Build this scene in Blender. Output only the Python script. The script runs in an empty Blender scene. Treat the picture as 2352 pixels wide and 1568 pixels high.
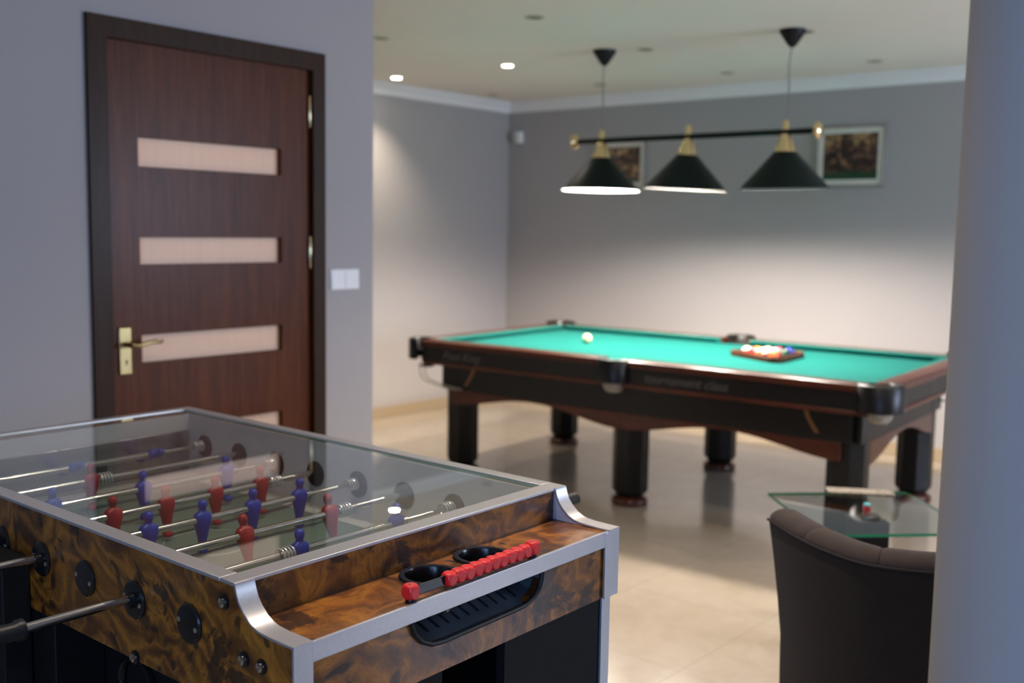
import bpy, bmesh, math, random
from mathutils import Vector, Matrix, Euler

random.seed(7)
PI = math.pi
scene = bpy.context.scene
COL = scene.collection

# ------------------------------------------------------------------ helpers
def link(o):
    COL.objects.link(o)
    return o

def tag(o, label=None, cat=None, group=None, kind=None):
    if label: o['label'] = label
    if cat: o['category'] = cat
    if group: o['group'] = group
    if kind: o['kind'] = kind
    return o

def empty(name, loc=(0, 0, 0), rz=0.0, label=None, cat=None, group=None, kind=None):
    o = bpy.data.objects.new(name, None)
    o.location = loc
    o.rotation_euler = (0, 0, rz)
    o.empty_display_size = 0.05
    return tag(link(o), label, cat, group, kind)

class MB:
    """collects geometry for one mesh object"""
    def __init__(self):
        self.v, self.f, self.m = [], [], []
    def add(self, verts, faces, mi=0, M=None):
        b = len(self.v)
        for p in verts:
            p = Vector(p)
            if M is not None: p = M @ p
            self.v.append(p)
        for q in faces:
            self.f.append([b + i for i in q]); self.m.append(mi)
        return self
    def box(self, x0, x1, y0, y1, z0, z1, mi=0, M=None):
        vs = [(x, y, z) for z in (z0, z1) for y in (y0, y1) for x in (x0, x1)]
        fs = [(0, 2, 3, 1), (4, 5, 7, 6), (0, 1, 5, 4), (2, 6, 7, 3), (0, 4, 6, 2), (1, 3, 7, 5)]
        return self.add(vs, fs, mi, M)
    def prism(self, poly, axis, a, b, mi=0, M=None):
        """poly: 2D outline; axis 'x' -> (y,z), 'y' -> (x,z), 'z' -> (x,y)"""
        def P(p, t):
            return {'x': (t, p[0], p[1]), 'y': (p[0], t, p[1]), 'z': (p[0], p[1], t)}[axis]
        n = len(poly)
        vs = [P(p, a) for p in poly] + [P(p, b) for p in poly]
        fs = [list(range(n))[::-1], list(range(n, 2 * n))]
        fs += [(i, (i + 1) % n, n + (i + 1) % n, n + i) for i in range(n)]
        return self.add(vs, fs, mi, M)
    def lathe(self, prof, c=(0, 0, 0), n=24, axis='z', mi=0, M=None, cap=True, phase=0.0):
        vs, fs = [], []
        for r, h in prof:
            for k in range(n):
                a = 2 * PI * k / n + phase
                x, y = r * math.cos(a), r * math.sin(a)
                p = {'z': (x, y, h), 'x': (h, x, y), 'y': (y, h, x)}[axis]
                vs.append((p[0] + c[0], p[1] + c[1], p[2] + c[2]))
        for i in range(len(prof) - 1):
            for k in range(n):
                k2 = (k + 1) % n
                fs.append((i * n + k, i * n + k2, (i + 1) * n + k2, (i + 1) * n + k))
        if cap:
            fs.append(list(range(n))[::-1])
            fs.append([(len(prof) - 1) * n + k for k in range(n)])
        return self.add(vs, fs, mi, M)
    def loft(self, rings, mi=0, M=None, cap=True, closed=True):
        n = len(rings[0]); vs, fs = [], []
        for r in rings: vs += list(r)
        for i in range(len(rings) - 1):
            for k in range(n if closed else n - 1):
                k2 = (k + 1) % n
                fs.append((i * n + k, i * n + k2, (i + 1) * n + k2, (i + 1) * n + k))
        if cap:
            fs.append(list(range(n))[::-1]); fs.append([(len(rings) - 1) * n + k for k in range(n)])
        return self.add(vs, fs, mi, M)
    def tube(self, path, r, n=10, mi=0, M=None, cap=True):
        path = [Vector(p) for p in path]
        rings = []
        up = None
        for i, p in enumerate(path):
            t = (path[min(i + 1, len(path) - 1)] - path[max(i - 1, 0)]).normalized()
            if up is None:
                up = t.orthogonal().normalized()
            else:
                up = (up - t * up.dot(t)).normalized()
            s = t.cross(up)
            rr = r[i] if isinstance(r, (list, tuple)) else r
            rings.append([p + (up * math.cos(2 * PI * k / n) + s * math.sin(2 * PI * k / n)) * rr for k in range(n)])
        return self.loft(rings, mi, M, cap)
    def arc(self, cx, cy, ri, ro, a0, a1, z0, z1, n=20, mi=0, M=None):
        rings = []
        for k in range(n + 1):
            a = a0 + (a1 - a0) * k / n
            c, s = math.cos(a), math.sin(a)
            b = min(.008, (ro - ri) * .3)
            sec = [(ri, z0), (ro, z0), (ro, z1 - b), (ro - b, z1), (ri + b * .5, z1), (ri, z1 - b * .5)]
            rings.append([(cx + r * c, cy + r * s, z) for r, z in sec])
        return self.loft(rings, mi, M)
    def filled(self, outer, holes, z0, z1, M=None, mi=0, axis='z'):
        """extruded plate with holes (scanfill)"""
        def P(p, t):
            return {'x': (t, p[0], p[1]), 'y': (p[0], t, p[1]), 'z': (p[0], p[1], t)}[axis]
        bm = bmesh.new()
        loops, es = [], []
        for L in [outer] + holes:
            vv = [bm.verts.new(P(p, 0)) for p in L]
            loops.append(vv)
            es += [bm.edges.new((vv[i], vv[(i + 1) % len(vv)])) for i in range(len(vv))]
        bmesh.ops.triangle_fill(bm, use_beauty=True, use_dissolve=False, edges=es)
        bm.verts.index_update()
        pts = [v.co.copy() for v in bm.verts]
        tris = [[v.index for v in f.verts] for f in bm.faces]
        lidx = [[v.index for v in L] for L in loops]
        bm.free()
        d = Vector(P((0, 0), 1))
        n = len(pts)
        vs = [p + d * z0 for p in pts] + [p + d * z1 for p in pts]
        fs = [t[::-1] for t in tris] + [[i + n for i in t] for t in tris]
        for L in lidx:
            for i in range(len(L)):
                a, b = L[i], L[(i + 1) % len(L)]
                fs.append((a, b, b + n, a + n))
        return self.add(vs, fs, mi, M)
    def build(self, name, mats, parent=None, bevel=0.0, seg=2, smooth=True, angle=35, loc=None, label=None):
        me = bpy.data.meshes.new(name)
        me.from_pydata([tuple(p) for p in self.v], [], self.f)
        if not isinstance(mats, (list, tuple)): mats = [mats]
        for m in mats: me.materials.append(m)
        for p, mi in zip(me.polygons, self.m): p.material_index = mi
        bm = bmesh.new(); bm.from_mesh(me)
        bmesh.ops.recalc_face_normals(bm, faces=bm.faces)
        bm.to_mesh(me); bm.free()
        if smooth:
            for p in me.polygons: p.use_smooth = True
            try: me.set_sharp_from_angle(angle=math.radians(angle))
            except Exception: pass
        o = link(bpy.data.objects.new(name, me))
        if parent is not None: o.parent = parent
        if loc is not None: o.location = loc
        if bevel:
            b = o.modifiers.new('edge', 'BEVEL'); b.width = bevel; b.segments = seg
            b.limit_method = 'ANGLE'; b.angle_limit = math.radians(40)
            b.harden_normals = False
        if label: o['label'] = label
        return o

def boxo(name, mats, parent, x0, x1, y0, y1, z0, z1, bevel=0.0, seg=2):
    return MB().box(x0, x1, y0, y1, z0, z1).build(name, mats, parent, bevel, seg, smooth=bevel > 0)

def copy_tree(o, parent=None):
    kids = list(o.children)
    c = o.copy(); link(c)
    c.parent = parent
    for ch in kids: copy_tree(ch, c)
    return c

def circ(cx, cy, r, n=32):
    return [(cx + r * math.cos(2 * PI * k / n), cy + r * math.sin(2 * PI * k / n)) for k in range(n)]

# ------------------------------------------------------------------ materials
def srgb(r, g, b):
    f = lambda c: (c / 255) / 12.92 if c / 255 <= .04045 else ((c / 255 + .055) / 1.055) ** 2.4
    return (f(r), f(g), f(b), 1.0)

class NT:
    def __init__(self, name):
        self.m = bpy.data.materials.new(name); self.m.use_nodes = True
        self.t = self.m.node_tree; self.t.nodes.clear()
        self.out = self.n('ShaderNodeOutputMaterial')
    def n(self, typ, **kw):
        nd = self.t.nodes.new(typ)
        for k, v in kw.items():
            if k.startswith('_'): setattr(nd, k[1:], v)
        for k, v in kw.items():
            if not k.startswith('_'):
                key = k.replace('__', ' ')
                nd.inputs[key].default_value = v
        return nd
    def l(self, a, b):
        self.t.links.new(a, b)
    def ramp(self, fac, stops, interp='LINEAR'):
        r = self.n('ShaderNodeValToRGB'); cr = r.color_ramp; cr.interpolation = interp
        while len(cr.elements) < len(stops): cr.elements.new(.5)
        for e, (p, c) in zip(cr.elements, stops): e.position = p; e.color = c
        self.l(fac, r.inputs['Fac']); return r.outputs['Color']
    def coords(self, scale=(1, 1, 1), rot=(0, 0, 0), kind='Object', loc=(0, 0, 0)):
        tc = self.n('ShaderNodeTexCoord'); mp = self.n('ShaderNodeMapping')
        mp.inputs['Scale'].default_value = scale; mp.inputs['Rotation'].default_value = rot
        mp.inputs['Location'].default_value = loc
        self.l(tc.outputs[kind], mp.inputs['Vector']); return mp.outputs['Vector']
    def noise(self, vec, scale, detail=4, rough=.55, dist=0.0):
        n = self.n('ShaderNodeTexNoise')
        n.inputs['Scale'].default_value = scale; n.inputs['Detail'].default_value = detail
        n.inputs['Roughness'].default_value = rough; n.inputs['Distortion'].default_value = dist
        if vec is not None: self.l(vec, n.inputs['Vector'])
        return n
    def mix(self, a, b, fac, mode='MIX'):
        x = self.n('ShaderNodeMix'); x.data_type = 'RGBA'; x.blend_type = mode
        for s, v in ((x.inputs[0], fac), (x.inputs[6], a), (x.inputs[7], b)):
            if hasattr(v, 'is_linked') or hasattr(v, 'links'): self.l(v, s)
            else: s.default_value = v
        return x.outputs[2]
    def bump(self, h, strength=.2, dist=.01):
        b = self.n('ShaderNodeBump'); b.inputs['Strength'].default_value = strength
        b.inputs['Distance'].default_value = dist
        self.l(h, b.inputs['Height']); return b.outputs['Normal']
    def bsdf(self, color, rough=.5, metal=0.0, coat=0.0, normal=None, spec=.5, coat_rough=.1, **kw):
        p = self.n('ShaderNodeBsdfPrincipled')
        for key, v in (('Base Color', color), ('Roughness', rough), ('Metallic', metal)):
            if hasattr(v, 'links'): self.l(v, p.inputs[key])
            else: p.inputs[key].default_value = v
        p.inputs['Coat Weight'].default_value = coat
        p.inputs['Coat Roughness'].default_value = coat_rough
        p.inputs['Specular IOR Level'].default_value = spec
        for k, v in kw.items(): p.inputs[k.replace('__', ' ')].default_value = v
        if normal is not None: self.l(normal, p.inputs['Normal'])
        self.l(p.outputs[0], self.out.inputs['Surface']); return p

def plain(name, col, rough=.5, metal=0.0, coat=0.0, spec=.5, var=.06, vscale=30, bump=0.0, bscale=200):
    t = NT(name)
    v = t.coords()
    n = t.noise(v, vscale, 3)
    lo = tuple(c * (1 - var) for c in col[:3]) + (1,); hi = tuple(min(1, c * (1 + var)) for c in col[:3]) + (1,)
    c = t.ramp(n.outputs['Fac'], [(.3, lo), (.7, hi)])
    nm = None
    if bump: nm = t.bump(t.noise(v, bscale, 2).outputs['Fac'], bump, .002)
    t.bsdf(c, rough, metal, coat, nm, spec)
    return t.m

def m_paint(name, col, rough=.75):
    t = NT(name); v = t.coords()
    n1 = t.noise(v, 1.3, 3); n2 = t.noise(v, 260, 2)
    c = t.ramp(n1.outputs['Fac'], [(.3, tuple(x * .98 for x in col[:3]) + (1,)), (.7, tuple(x * 1.02 for x in col[:3]) + (1,))])
    t.bsdf(c, rough, normal=t.bump(n2.outputs['Fac'], .08, .002), spec=.3)
    return t.m

def m_floor():
    t = NT('polished_cream_tile'); v = t.coords(rot=(0, 0, .022))
    n1 = t.noise(v, 2.2, 6, .6, .6); n2 = t.noise(v, 9, 5, .6, 1.0)
    veins = t.mix(n1.outputs['Fac'], n2.outputs['Fac'], .4)
    c = t.ramp(veins, [(.3, srgb(156, 142, 122)), (.5, srgb(168, 154, 136)), (.7, srgb(176, 162, 145))])
    br = t.n('ShaderNodeTexBrick'); br.offset = 0.0
    for k, val in (('Scale', 1.0), ('Mortar Size', .0018), ('Brick Width', .6), ('Row Height', .6), ('Mortar Smooth', .2)):
        br.inputs[k].default_value = val
    t.l(v, br.inputs['Vector'])
    c2 = t.mix(c, srgb(142, 128, 110), br.outputs['Fac'])
    t.bsdf(c2, .16, spec=.5, coat=.25, coat_rough=.06)
    return t.m

def m_burl():
    t = NT('burl_veneer'); v = t.coords()
    warp = t.noise(v, 3.2, 3, .5, .4)
    vadd = t.n('ShaderNodeVectorMath'); vadd.operation = 'MULTIPLY_ADD'
    t.l(warp.outputs['Color'], vadd.inputs[0]); vadd.inputs[1].default_value = (.35, .35, .35)
    t.l(v, vadd.inputs[2])
    W = vadd.outputs[0]
    # swirling growth rings
    wv = t.n('ShaderNodeTexWave'); wv.wave_type = 'RINGS'; wv.rings_direction = 'SPHERICAL'
    for k, val in (('Scale', 3.6), ('Distortion', 9.0), ('Detail', 5.0), ('Detail Scale', 1.3), ('Detail Roughness', .6)):
        wv.inputs[k].default_value = val
    t.l(W, wv.inputs['Vector'])
    base = t.ramp(wv.outputs['Fac'], [(.0, srgb(44, 20, 7)), (.12, srgb(96, 52, 15)), (.5, srgb(158, 98, 28)), (.8, srgb(120, 68, 18)), (1.0, srgb(66, 33, 11))])
    big = t.noise(W, 5.0, 5, .6, .8)
    tone = t.ramp(big.outputs['Fac'], [(.33, srgb(36, 17, 8)), (.43, srgb(104, 58, 18)), (.54, srgb(162, 104, 30)), (.66, srgb(88, 44, 15))])
    c = t.mix(base, tone, .42)
    fine = t.noise(W, 70, 6, .75, 2.0)
    c = t.mix(c, t.ramp(fine.outputs['Fac'], [(.32, (.35, .32, .3, 1)), (.5, (.9, .88, .85, 1)), (.68, (1.3, 1.25, 1.1, 1))]), .65, 'MULTIPLY')
    # dark eyes and stains of the burl
    dk = t.noise(v, 9.0, 7, .68, .5)
    dmask = t.ramp(dk.outputs['Fac'], [(.56, (0, 0, 0, 1)), (.60, (1, 1, 1, 1))])
    eye = t.n('ShaderNodeTexVoronoi'); eye.inputs['Scale'].default_value = 17; t.l(W, eye.inputs['Vector'])
    emask = t.ramp(eye.outputs['Distance'], [(.16, (1, 1, 1, 1)), (.24, (0, 0, 0, 1))])
    cr = t.noise(W, 26, 6, .7, 1.2)
    crm = t.ramp(cr.outputs['Fac'], [(.60, (0, 0, 0, 1)), (.66, (1, 1, 1, 1))])
    c = t.mix(c, srgb(44, 26, 14), t.mix((0, 0, 0, 1), crm, .6))
    gate = t.ramp(t.noise(v, 4.0, 2).outputs['Fac'], [(.47, (0, 0, 0, 1)), (.53, (1, 1, 1, 1))])
    spots = t.mix(dmask, t.mix(emask, gate, 1.0, 'MULTIPLY'), 1.0, 'LIGHTEN')
    c = t.mix(c, srgb(30, 18, 13), t.mix((0, 0, 0, 1), spots, .85))
    t.bsdf(c, .36, coat=.12, coat_rough=.15, spec=.35, normal=t.bump(fine.outputs['Fac'], .03, .001))
    return t.m

def m_wood(name, cols, scale=(14, 14, .8), rough=.3, coat=.3, ns=3.0):
    t = NT(name); v = t.coords(scale=scale)
    n = t.noise(v, ns, 6, .65, .6); n2 = t.noise(v, ns * 6, 4, .6)
    f = t.mix(n.outputs['Fac'], n2.outputs['Fac'], .35)
    k = len(cols)
    c = t.ramp(f, [(.3 + .4 * i / (k - 1), cc) for i, cc in enumerate(cols)])
    t.bsdf(c, rough, coat=coat, coat_rough=.25, spec=.12)
    return t.m

def m_metal(name, col, rough=.3, scale=(4, 4, 4), var=.06, metal=1.0):
    t = NT(name); v = t.coords(scale=scale)
    n = t.noise(v, 60, 4, .6)
    c = t.ramp(n.outputs['Fac'], [(.3, tuple(x * (1 - var) for x in col[:3]) + (1,)), (.7, tuple(min(1, x * (1 + var)) for x in col[:3]) + (1,))])
    r = t.n('ShaderNodeMapRange'); r.inputs['To Min'].default_value = rough * .85; r.inputs['To Max'].default_value = rough * 1.2
    t.l(n.outputs['Fac'], r.inputs['Value'])
    t.bsdf(c, r.outputs[0], metal=metal)
    return t.m

def m_glass(name, tint, f0=.043, rough=.0):
    """flat sheet glass: both faces' reflection follows the angle of view, the rest passes straight through"""
    t = NT(name)
    lw = t.n('ShaderNodeLayerWeight'); lw.inputs['Blend'].default_value = .5
    def mth(op, a, b, clamp=False):
        m = t.n('ShaderNodeMath'); m.operation = op; m.use_clamp = clamp
        for s, v in zip(m.inputs, (a, b)):
            if hasattr(v, 'links'): t.l(v, s)
            else: s.default_value = v
        return m.outputs[0]
    p5 = mth('POWER', lw.outputs['Facing'], 5.0)
    f = mth('ADD', mth('MULTIPLY', p5, 1 - f0), f0)
    both = mth('DIVIDE', mth('MULTIPLY', f, 2.0), mth('ADD', f, 1.0), True)
    tr = t.n('ShaderNodeBsdfTransparent'); tr.inputs['Color'].default_value = tint
    gl = t.n('ShaderNodeBsdfGlossy'); gl.inputs['Roughness'].default_value = rough; gl.inputs['Color'].default_value = (1, 1, 1, 1)
    mx = t.n('ShaderNodeMixShader'); t.l(both, mx.inputs[0]); t.l(tr.outputs[0], mx.inputs[1]); t.l(gl.outputs[0], mx.inputs[2])
    t.l(mx.outputs[0], t.out.inputs['Surface'])
    return t.m

def m_clear(name):
    """underside of a sheet of glass"""
    t = NT(name); tr = t.n('ShaderNodeBsdfTransparent'); tr.inputs['Color'].default_value = (.99, 1, .995, 1)
    t.l(tr.outputs[0], t.out.inputs['Surface']); return t.m

def m_emit(name, col, strength):
    t = NT(name); e = t.n('ShaderNodeEmission'); e.inputs['Color'].default_value = col; e.inputs['Strength'].default_value = strength
    t.l(e.outputs[0], t.out.inputs['Surface']); return t.m

def m_cloth():
    t = NT('teal_billiard_cloth'); v = t.coords()
    n = t.noise(v, 700, 2); n1 = t.noise(v, 3, 3)
    c = t.ramp(n1.outputs['Fac'], [(.3, (.0035, .088, .075, 1)), (.7, (.0045, .096, .082, 1))])
    p = t.bsdf(c, .9, spec=.05, normal=t.bump(n.outputs['Fac'], .1, .001))
    p.inputs['Sheen Weight'].default_value = .05
    p.inputs['Sheen Tint'].default_value = (.55, 1.0, .9, 1)
    return t.m

def m_fabric(name, a, b):
    t = NT(name); v = t.coords()
    w = t.n('ShaderNodeTexWave'); w.wave_type = 'BANDS'; w.bands_direction = 'DIAGONAL'
    w.inputs['Scale'].default_value = 260; w.inputs['Distortion'].default_value = 1.5
    t.l(v, w.inputs['Vector'])
    n = t.noise(v, 420, 3); n2 = t.noise(v, 14, 4)
    f = t.mix(w.outputs['Fac'], n.outputs['Fac'], .5)
    f = t.mix(f, n2.outputs['Fac'], .25)
    c = t.ramp(f, [(.3, a), (.7, b)])
    p = t.bsdf(c, .92, spec=.15, normal=t.bump(f, .25, .001))
    p.inputs['Sheen Weight'].default_value = .05
    return t.m

def m_picture(name, seed):
    """a generic dark picture: warm blurred patches over black, green at the foot"""
    t = NT(name); v = t.coords(loc=(seed, seed * .7, 0))
    n = t.noise(v, 11, 4, .55, .8); n2 = t.noise(v, 24, 3, .5, .3)
    f = t.mix(n.outputs['Fac'], n2.outputs['Fac'], .4)
    c = t.ramp(f, [(.42, srgb(24, 19, 19)), (.52, srgb(76, 50, 40)), (.59, srgb(140, 108, 72)), (.68, srgb(186, 156, 112))])
    tc = t.n('ShaderNodeTexCoord'); sp = t.n('ShaderNodeSeparateXYZ'); t.l(tc.outputs['Object'], sp.inputs[0])
    g = t.n('ShaderNodeMapRange'); g.inputs['From Min'].default_value = -.09; g.inputs['From Max'].default_value = -.13
    t.l(sp.outputs['Z'], g.inputs['Value'])
    c = t.mix(c, srgb(10, 62, 36), g.outputs[0])
    t.bsdf(c, .35, coat=.3)
    return t.m

WALL = m_paint('grey_wall_paint', (.360, .335, .325, 1))
CEIL = m_paint('white_ceiling_paint', (.79, .73, .68, 1), .85)
CORN = m_paint('white_cornice', srgb(222, 220, 220), .7)
COLM = m_paint('column_paint', (.29, .275, .265, 1), .7)
FLOOR = m_floor()
BASEB = plain('beige_skirting_tile', srgb(158, 140, 114), .3, var=.05)
BURL = m_burl()
ALU = m_metal('brushed_aluminium', (.50, .49, .50), .38, metal=.8)
ALUD = plain('anodised_cheek', srgb(168, 166, 178), .4, metal=.3)
CHROME = m_metal('chrome', (.56, .545, .50), .16)
SPRINGM = m_metal('bright_spring_wire', (.86, .85, .82), .25, metal=.7)
STEEL = m_metal('grey_steel', (.42, .41, .41), .25)
BLACKP = plain('black_plastic', (.006, .006, .0065, 1), .22, var=.2, spec=.35)
BLACKM = plain('black_matt_plastic', (.007, .007, .0075, 1), .5, var=.2, spec=.25)
TRAYM = plain('slate_black_plastic', (.045, .055, .066, 1), .34, var=.15)
RUBBER = plain('black_rubber_grip', (.008, .009, .009, 1), .42, var=.2, spec=.25)
DARKB = plain('black_laminate', (.0055, .0055, .006, 1), .6, var=.15, spec=.15)
BLUEP = plain('blue_plastic', (.002, .038, .36, 1), .42, var=.08, bump=.15, bscale=300)
REDP = plain('red_plastic', srgb(150, 22, 20), .42, var=.08, bump=.15, bscale=300)
BEADR = plain('red_bead_plastic', srgb(206, 30, 32), .4, var=.04)
PITCH = plain('grey_green_pitch', srgb(98, 116, 104), .45, var=.06, vscale=6)
PITCHL = plain('faint_pitch_line', srgb(134, 148, 138), .45)
PITCHW = plain('white_pitch_edge', srgb(176, 172, 166), .4, var=.04, vscale=6)
INNERW = plain('pale_grey_inner_wall', srgb(204, 202, 202), .45, var=.03)
GLASSF = m_glass('tabletop_glass', (.93, .955, .945, 1))
GLASST = m_glass('side_table_glass', (.86, .93, .91, 1))
CLEAR = m_clear('glass_underside')
GEDGE = plain('green_glass_edge', srgb(18, 132, 92), .15, coat=.5)
WENGE = m_wood('brown_door_veneer', [srgb(52, 23, 7), srgb(80, 38, 11), srgb(98, 53, 19)], (16, 16, .7), .38, .06)
WENGF = m_wood('dark_frame_veneer', [srgb(34, 20, 9), srgb(48, 29, 13), srgb(58, 37, 18)], (20, 20, .8), .45, .05)
WENGH = m_wood('dark_head_veneer', [srgb(44, 30, 19), srgb(58, 40, 26), srgb(68, 48, 31)], (.8, 20, 20), .42, .1)
def m_frost():
    t = NT('frosted_pane'); v = t.coords(scale=(60, 1, 1)); n = t.noise(v, 2, 3)
    c = t.ramp(n.outputs['Fac'], [(.3, srgb(230, 206, 182)), (.7, srgb(238, 214, 190))])
    df = t.n('ShaderNodeBsdfPrincipled'); t.l(c, df.inputs['Base Color']); df.inputs['Roughness'].default_value = .4
    tl = t.n('ShaderNodeBsdfTranslucent'); t.l(c, tl.inputs['Color'])
    mx = t.n('ShaderNodeMixShader'); mx.inputs[0].default_value = .4
    t.l(df.outputs[0], mx.inputs[1]); t.l(tl.outputs[0], mx.inputs[2]); t.l(mx.outputs[0], t.out.inputs['Surface'])
    return t.m
FROST = m_frost()
BRASS = m_metal('antique_brass', (.34, .26, .12), .34)
BRASSB = m_metal('polished_brass', (.80, .62, .34), .2)
POOLB = plain('black_lacquer', (.0065, .006, .005, 1), .36, var=.2, spec=.28)
MAHOG = m_wood('mahogany', [srgb(52, 23, 13), srgb(74, 35, 20), srgb(90, 46, 27)], (6, 1, 6), .3, .4)
INLAY = plain('golden_inlay', srgb(122, 80, 36), .4, var=.2, vscale=60)
CLOTH = m_cloth()
NET = plain('pale_net_string', srgb(150, 142, 124), .85, var=.6, vscale=110)
LETTER = plain('faded_silver_lettering', srgb(78, 74, 70), .5)
SHADEG = plain('dark_green_shade', (.003, .010, .008, 1), .42, var=.1, spec=.2)
SHADEW = plain('white_shade_lining', srgb(240, 236, 232), .5, var=.02)
CORDM = plain('grey_cord', srgb(120, 122, 116), .6)
WHITEP = plain('white_plastic', srgb(226, 224, 222), .35, var=.02)
RINGM = plain('lamp_ring', srgb(176, 172, 150), .4)
LENSO = plain('unlit_lens', srgb(84, 78, 56), .35)
CHAIRF = m_fabric('brown_grey_weave', srgb(42, 35, 31), srgb(74, 63, 57))
CHAIRD = m_fabric('dark_charcoal_weave', srgb(29, 24, 20), srgb(50, 42, 36))
PIPING = plain('seam_piping', srgb(58, 51, 47), .9, spec=.1)
PAPER = plain('speckled_paper', srgb(118, 106, 90), .75, var=.5, vscale=70)
LIT = m_emit('lit_lens', (1.0, .96, .88, 1), 60)
BULB = m_emit('warm_bulb', (1.0, .86, .68, 1), 60)

# ------------------------------------------------------------------ camera (eye 1.5 m above the floor)
F_PX, PITCH_A, ROLL_A, YAW_A = 2402.98, .107607, -.0170816, .68820
fw = Vector((math.cos(YAW_A) * math.cos(PITCH_A), math.sin(YAW_A) * math.cos(PITCH_A), -math.sin(PITCH_A)))
rt = Vector((math.sin(YAW_A), -math.cos(YAW_A), 0)); dn = fw.cross(rt)
r2 = math.cos(ROLL_A) * rt + math.sin(ROLL_A) * dn
d2 = -math.sin(ROLL_A) * rt + math.cos(ROLL_A) * dn
cam = bpy.data.cameras.new('camera'); co = link(bpy.data.objects.new('camera', cam))
Mx = Matrix.Identity(4)
for i in range(3):
    Mx[i][0], Mx[i][1], Mx[i][2] = r2[i], -d2[i], -fw[i]
Mx.translation = Vector((0, 0, 1.5))
co.matrix_world = Mx
cam.sensor_width = 36; cam.lens = F_PX / 2352 * 36; cam.clip_start = .05; cam.clip_end = 60
cam.dof.use_dof = True; cam.dof.focus_distance = 1.84; cam.dof.aperture_fstop = 2.8; cam.dof.aperture_blades = 9
scene.camera = co

# ------------------------------------------------------------------ the room
XB, YF, YD, CZ = 7.14, 5.945, 3.38, 2.58       # back wall, far left wall, door wall, ceiling
XW, YR = -2.4, -2.7                            # wall behind the camera, wall with the windows
XC = 3.145                                     # where the door wall ends
def struct(o): o['kind'] = 'structure'; return o

struct(boxo('floor', FLOOR, None, XW - .1, XB + .1, YR - .1, YF + .1, -.1, 0))
struct(boxo('ceiling', CEIL, None, XW - .1, XB + .1, YR - .1, YF + .1, CZ, CZ + .1))
struct(boxo('wall_back', WALL, None, XB, XB + .12, YR - .1, YF + .1, 0, CZ))
struct(boxo('wall_far_left', WALL, None, XC - .14, XB, YF, YF + .12, 0, CZ))
struct(boxo('wall_return', WALL, None, XC - .14, XC, YD + .14, YF, 0, CZ))
rect = lambda a, b, c, d: [(a, c), (b, c), (b, d), (a, d)]
DX0, DX1, DZ1 = 1.901, 2.816, 2.131            # door opening
dw = MB().filled([(XW, 0), (DX0 - .03, 0), (DX0 - .03, DZ1 + .03), (DX1 + .03, DZ1 + .03), (DX1 + .03, 0), (XC, 0), (XC, CZ), (XW, CZ)], [], YD, YD + .14, axis='y')
struct(dw.build('wall_left', WALL, smooth=False))
WIN = [(-2.3, .1, .9, 2.25), (4.7, 6.7, 1.0, 2.3)]   # behind the camera; beyond the pool table's foot
wr = MB().filled(rect(XW - .1, XB + .1, 0, CZ), [rect(*WIN[1])], YR - .14, YR, axis='y')
struct(wr.build('wall_right', WALL, smooth=False))
wf = MB().filled(rect(YR - .1, YD + .14, 0, CZ), [rect(*WIN[0])], XW - .14, XW, axis='x')
struct(wf.build('wall_front', WALL, smooth=False))
PANE = m_glass('window_glass', (.96, .98, 1.0, 1))
for i, (a, b, c, d) in enumerate(WIN):
    w = struct(empty('window_%d' % (i + 1), (XW - .07, (a + b) / 2, c) if i == 0 else ((a + b) / 2, YR - .07, c), PI / 2 if i == 0 else 0))
    hw, hh = (b - a) / 2, d - c
    fr = MB().filled(rect(-hw, hw, 0, hh), [rect(-hw + .05, -.03, .05, hh - .05), rect(.03, hw - .05, .05, hh - .05)], -.03, .03, axis='y')
    fr.build('window_frame', WHITEP, w, .004)
    for s in (-1, 1):
        x0, x1 = sorted((s * .03, s * (hw - .05)))
        boxo('window_pane', PANE, w, x0, x1, -.003, .003, .05, hh - .05)
# skirting and cornice
struct(boxo('baseboard_far_left', BASEB, None, XC, XB, YF - .012, YF, 0, .088, .003))
struct(boxo('baseboard_back', BASEB, None, XB - .012, XB, YR, YF - .012, 0, .088, .003))
struct(boxo('baseboard_left', BASEB, None, XW, DX0 - .06, YD - .012, YD, 0, .088, .003))
struct(boxo('baseboard_corner', BASEB, None, DX1 + .05, XC, YD - .012, YD, 0, .088, .003))
cove = [(0, 2.495), (-.012, 2.495), (-.016, 2.512), (-.026, 2.53), (-.042, 2.548), (-.062, 2.56), (-.066, CZ), (0, CZ)]
struct(MB().prism([(YF + p, z) for p, z in cove], 'x', XC, XB).build('trim_1', CORN))
struct(MB().prism([(XB + p, z) for p, z in cove], 'y', YR, YF).build('trim_2', CORN))
# round column at the camera's right
struct(MB().lathe([(.17, 0), (.17, CZ)], (1.485, .267, 0), 96).build('column', COLM))

# ------------------------------------------------------------------ door
door = struct(empty('door_1', (DX0, YD, 0)))
W = DX1 - DX0
# architrave (front face of the frame) + jambs, one mesh
fr = MB().filled([(-.061, 0), (.012, 0), (.012, DZ1 - .012), (W - .012, DZ1 - .012), (W - .012, 0), (W + .053, 0), (W + .053, DZ1 + .06), (-.061, DZ1 + .06)], [], -.014, 0, axis='y')
fr.build('door_frame', WENGF, door, .003)
jb = MB().filled([(-.028, 0), (0, 0), (0, DZ1), (W, DZ1), (W, 0), (W + .028, 0), (W + .028, DZ1 + .028), (-.028, DZ1 + .028)], [], .001, .139, axis='y')
jb.build('door_jamb', WENGF, door)
pz = [(1.695, 1.797), (1.349, 1.447), (.996, 1.097), (.644, .745), (.292, .393)]
ox0, ox1 = 2.037 - DX0, 2.661 - DX0
leaf = MB().filled(rect(.004, W - .004, .006, DZ1 - .004), [rect(ox0, ox1, a, b) for a, b in pz], .012, .052, axis='y')
lf = leaf.build('door_leaf', WENGE, door, .002)
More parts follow.
